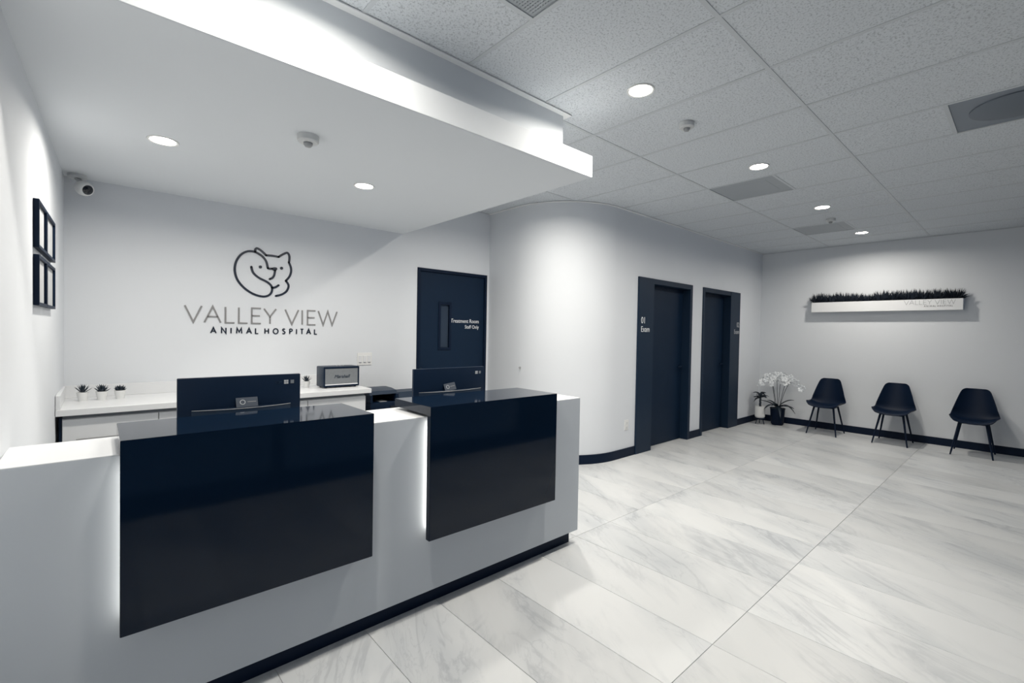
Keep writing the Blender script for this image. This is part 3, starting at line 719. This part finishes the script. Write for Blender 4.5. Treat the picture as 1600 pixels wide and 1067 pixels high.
mb = MB(); mb.prism([(p[1], .875+p[0]) for p in P], lambda u, v, d: Vector((d, u, v)), 1.878, 2.162); mb.build('scanner_lid', plastic2, t, math.radians(30))
MB().box(1.99, 2.06, 4.09, 4.2, .801, .804).build('slot_glint', letlight, t)  # pale plate standing in for the white glint in the output slot
MB().box(2.075, 2.155, 4.04, 4.052, .705, .765, .002).build('control_screen', darkgl, t)
MB().box(1.885, 2.06, 4.043, 4.052, .63, .68, .002).build('paper_tray', plastic2, t)
t = thing('label_printer', (2.35, 4.24, .60), 'dark machine with a sloping lid between printer and treatment door', 'printer')
mb = MB(); mb.prism([(4.06, .60), (4.06, .80), (4.14, .875), (4.26, .885), (4.42, .84), (4.50, .82), (4.50, .60)], lambda u, v, d: Vector((d, u, v)), 2.19, 2.43)
mb.build('machine_body', plastic2, t, math.radians(20))
MB().box(2.22, 2.40, 4.052, 4.062, .63, .70, .002).build('paper_tray', plastic, t)
t = thing('document_tray', (2.53, 4.3, .60), 'stacked black document trays beside the treatment door', 'tray')
for k in range(4):
    mb = MB(); z = .602+k*.055
    mb.box(2.45, 2.615, 4.15, YW-.02, z, z+.006); mb.box(2.45, 2.456, 4.15, YW-.02, z+.006, z+.05); mb.box(2.609, 2.615, 4.15, YW-.02, z+.006, z+.05); mb.box(2.456, 2.609, YW-.026, YW-.02, z+.006, z+.05)
    mb.build('tray', plastic, t)

# ------------------------------------------------------------------ waiting chairs
def make_chair(label):
    t = thing('waiting_chair', (0, 0, 0), label, 'chair', 'black shell chairs along the far wall')
    prof = [(.235, .425, .175), (.225, .442, .205), (.19, .450, .222), (.12, .447, .232), (.03, .438, .236), (-.06, .436, .238), (-.12, .448, .237), (-.160, .485, .230), (-.180, .54, .219), (-.197, .60, .203), (-.212, .67, .183), (-.226, .74, .161), (-.236, .79, .143), (-.242, .815, .125), (-.245, .828, .095)]
    n = 14; bm = bmesh.new(); G = []
    pr = catmull([Vector(p) for p in prof], 2)
    for v, p in enumerate(pr):
        f = v/(len(pr)-1); row = []
        bk = min(1, max(0, (p.z*0+f-.36)/.25))
        for u in range(n+1):
            s = -1+2*u/n
            lift = .05*abs(s)**3*(1-bk)*min(1, f*5+.2); fwd = .075*abs(s)**2.2*bk*(1-.55*max(0, (f-.6)/.4))
            cr = -.018*(1-s*s)*(1-bk)
            row.append(bm.verts.new((p.x+fwd, s*p.z, p.y+lift+cr)))
        G.append(row)
    for a, b in zip(G, G[1:]):
        for u in range(n): bm.faces.new((a[u], a[u+1], b[u+1], b[u]))
    bmesh.ops.recalc_face_normals(bm, faces=bm.faces)
    me = bpy.data.meshes.new('shell'); bm.to_mesh(me); bm.free()
    o = put('seat_shell', me, chairblk, t, True)
    md = o.modifiers.new('s', 'SOLIDIFY'); md.thickness = .009; md.offset = 0
    md = o.modifiers.new('v', 'SUBSURF'); md.levels = 1; md.render_levels = 1
    mb = MB()
    for s in (-1, 1): mb.tube([(.13, s*.125, .405), (-.12, s*.12, .405)], .009); 
    mb.tube([(.12, -.13, .405), (.12, .13, .405)], .009); mb.tube([(-.11, -.125, .405), (-.11, .125, .405)], .009)
    for px, py in ((.08, .08), (.08, -.08), (-.07, .08), (-.07, -.08)): mb.tube([(px, py, .40), (px, py, .428)], .012)
    mb.build('seat_frame', chairblk, t, math.radians(40))
    for sx in (1, -1):
        for sy in (-1, 1):
            MB().tube([(sx*.12, sy*.125, .415), (sx*.235, sy*.195, .0)], [.0145, .0085], 12).build('leg', chairblk, t, math.radians(50))
    return t
c0 = make_chair('black shell chair nearest the orchid')
spots = [(8.455, 2.105, 0, None), (8.485, 1.29, 0, 'black shell chair in the middle of the three along the wall'), (8.51, .475, 0, 'black shell chair nearest the right edge of the photo')]
for i, (x, y, a, lb) in enumerate(spots):
    o = c0 if i == 0 else copy_tree(c0)
    if lb: o['label'] = lb
    o.location = (x, y, 0); o.rotation_euler = (0, 0, PI+a); o.scale = (1, 1, 1.02)

# ------------------------------------------------------------------ orchid and small tree in the corner
ox, oy = 8.60, 2.84
t = thing('potted_orchid', (ox, oy, 0), 'white flowering orchid in a black pot in the far corner', 'plant')
MB().lathe([(.080, 0), (.095, .02), (.112, .27), (.118, .275), (.118, .285), (.104, .285), (.10, .25), (0, .25)], (ox, oy, 0), 36).build('pot', chairblk, t, math.radians(35))
MB().lathe([(.1, .25), (.085, .285), (.04, .30), (0, .305)], (ox, oy, 0), 24).build('moss', bark, t, True)
def blade(name, parent, base, dirv, L, w, rise, droop, m, n=9):
    """broad arching leaf with a folded mid-rib"""
    d = Vector((dirv[0], dirv[1], 0)).normalized(); s = Vector((-d.y, d.x, 0)); bm = bmesh.new(); rows = []
    for k in range(n+1):
        f = k/n; c = Vector(base)+d*L*f+Vector((0, 0, rise*f-droop*f*f)); ww = w*math.sin(PI*(.12+.88*f))**.6*(1-.15*f) if k < n else .001
        rows.append([bm.verts.new(c-s*ww+Vector((0, 0, .012*ww/w))), bm.verts.new(c), bm.verts.new(c+s*ww+Vector((0, 0, .012*ww/w))), bm.verts.new(c+Vector((0, 0, -.004)))])
    for a, b in zip(rows, rows[1:]):
        for q in range(4): bm.faces.new((a[q], a[(q+1) % 4], b[(q+1) % 4], b[q]))
    bmesh.ops.recalc_face_normals(bm, faces=bm.faces)
    me = bpy.data.meshes.new(name); bm.to_mesh(me); bm.free(); return put(name, me, m, parent, True)
for (dx, dy, L, w, ri, dr) in ((-.2, 1, .27, .038, .20, .10), (-.5, -1, .33, .036, .16, .13), (-.1, -1, .28, .034, .27, .34), (-1, -.55, .26, .034, .12, .26), (-1, .5, .28, .036, .20, .22), (.3, 1, .20, .03, .22, .12), (.5, -1, .24, .03, .30, .16), (-.8, .1, .2, .034, .24, .2)):
    blade('leaf', t, (ox, oy, .29), (dx, dy), L, w, ri, dr, greenery)
def flower_mesh(seed):
    r = random.Random(seed); bm = bmesh.new()
    for k in range(5):
        a = 2*PI*k/5+.3; w = .017 if k % 2 else .02; L = .036
        d = Vector((0, math.cos(a), math.sin(a))); s = Vector((0, -math.sin(a), math.cos(a))); x = Vector((-1, 0, 0))
        pts = [Vector((0, 0, 0)), d*L*.45-s*w*.8+x*.004, d*L*.85-s*w*.55+x*.006, d*L+x*.003, d*L*.85+s*w*.55+x*.006, d*L*.45+s*w*.8+x*.004]
        v = [bm.verts.new(p) for p in pts]; c = bm.verts.new(d*L*.6+x*.009)
        for q in range(6): bm.faces.new((v[q], v[(q+1) % 6], c))
    for q in range(3):
        a = 2*PI*q/3; v = [bm.verts.new(Vector(p)) for p in ((-.004, 0, 0), (-.02, .009*math.cos(a), .009*math.sin(a)), (-.014, .009*math.cos(a+1.4), .009*math.sin(a+1.4)))]; bm.faces.new(v)
    me = bpy.data.meshes.new('flower'); bm.to_mesh(me); bm.free(); me.materials.append(petal); return me
fm = flower_mesh(1); rf = random.Random(11)
stems = [((0, .02), (-.02, .13), .75), ((.02, .01), (-.06, .02), .78), ((-.01, -.01), (-.02, -.06), .79), ((.01, -.03), (-.10, -.24), .72), ((-.02, .03), (-.08, .10), .77), ((.02, -.02), (.02, -.16), .76)]
for si, ((bx, by), (tx, ty), hz) in enumerate(stems):
    P = catmull([(ox+bx, oy+by, .29), (ox+bx+tx*.15, oy+by+ty*.22, .50), (ox+bx+tx*.45, oy+by+ty*.55, hz-.03), (ox+tx*.95, oy+ty*1.05, hz+.05), (ox+tx*1.4-.03, oy+ty*1.5, hz-.0), (ox+tx*1.6-.05, oy+ty*1.65+(.02 if ty > 0 else -.04), hz-.09)], 5)
    MB().tube(P, .004, 6).build('flower_stem', bark, t)
    for k in range(17):
        f = .44+.56*k/16; p = P[min(len(P)-1, int(f*(len(P)-1)))]
        o = bpy.data.objects.new('flower', fm); COL.objects.link(o); o.parent = t
        o.location = p+Vector((rf.uniform(-.04, .01), rf.uniform(-.035, .035), rf.uniform(-.012, .03))) - wloc(t)
        o.rotation_euler = (rf.uniform(-.5, .5), rf.uniform(-.5, .5), rf.uniform(-.5, .7)); s = rf.uniform(1.0, 1.5); o.scale = (s, s, s)
wx_, wy_ = 8.44, 3.06
t = thing('plant_stand', (wx_, wy_, 0), 'low dark stand under the white ribbed pot', 'stand')
MB().lathe([(.075, .09), (.08, .092), (.08, .104), (0, .104)], (wx_, wy_, 0), 28).build('stand_top', matte, t, math.radians(35))
for k in range(3):
    a = k*2.094+.4; MB().tube([(wx_+.05*math.cos(a), wy_+.05*math.sin(a), .092), (wx_+.075*math.cos(a), wy_+.075*math.sin(a), 0)], .006).build('leg', matte, t)
t = thing('potted_tree', (wx_, wy_, .104), 'small braided tree in a white ribbed pot beside the orchid', 'plant')
pr = [(.062, 0)] + [(.076+.004*math.sin(k*PI/1.0*1.0)*(1 if k % 2 else -1)+.003*(k % 2), .02+.017*k) for k in range(11)] + [(.082, .203), (.075, .203), (.073, .18), (0, .18)]
MB().lathe(pr, (wx_, wy_, .104), 32).build('pot', potw, t, math.radians(50))
for k in range(3):
    P = [(wx_+.010*math.cos(k*2.09+q*.8), wy_+.010*math.sin(k*2.09+q*.8), .28+q*.022) for q in range(10)]
    MB().tube(P, [.011-.0004*q for q in range(10)], 8).build('trunk', bark, t, True)
rl = random.Random(3)
for k in range(20):
    a = k*2.4; L = rl.uniform(.08, .13); blade('leaf', t, (wx_, wy_, .46+rl.uniform(-.03, .05)), (math.cos(a), math.sin(a)), L, .020, rl.uniform(.03, .10), rl.uniform(.05, .10), greenery, 5)
for k in range(7):
    a = k*.9; P = [(wx_, wy_, .47), (wx_+.03*math.cos(a), wy_+.03*math.sin(a), .51), (wx_+.06*math.cos(a), wy_+.06*math.sin(a), .53)]
    MB().tube(P, .004, 5).build('branch', bark, t)
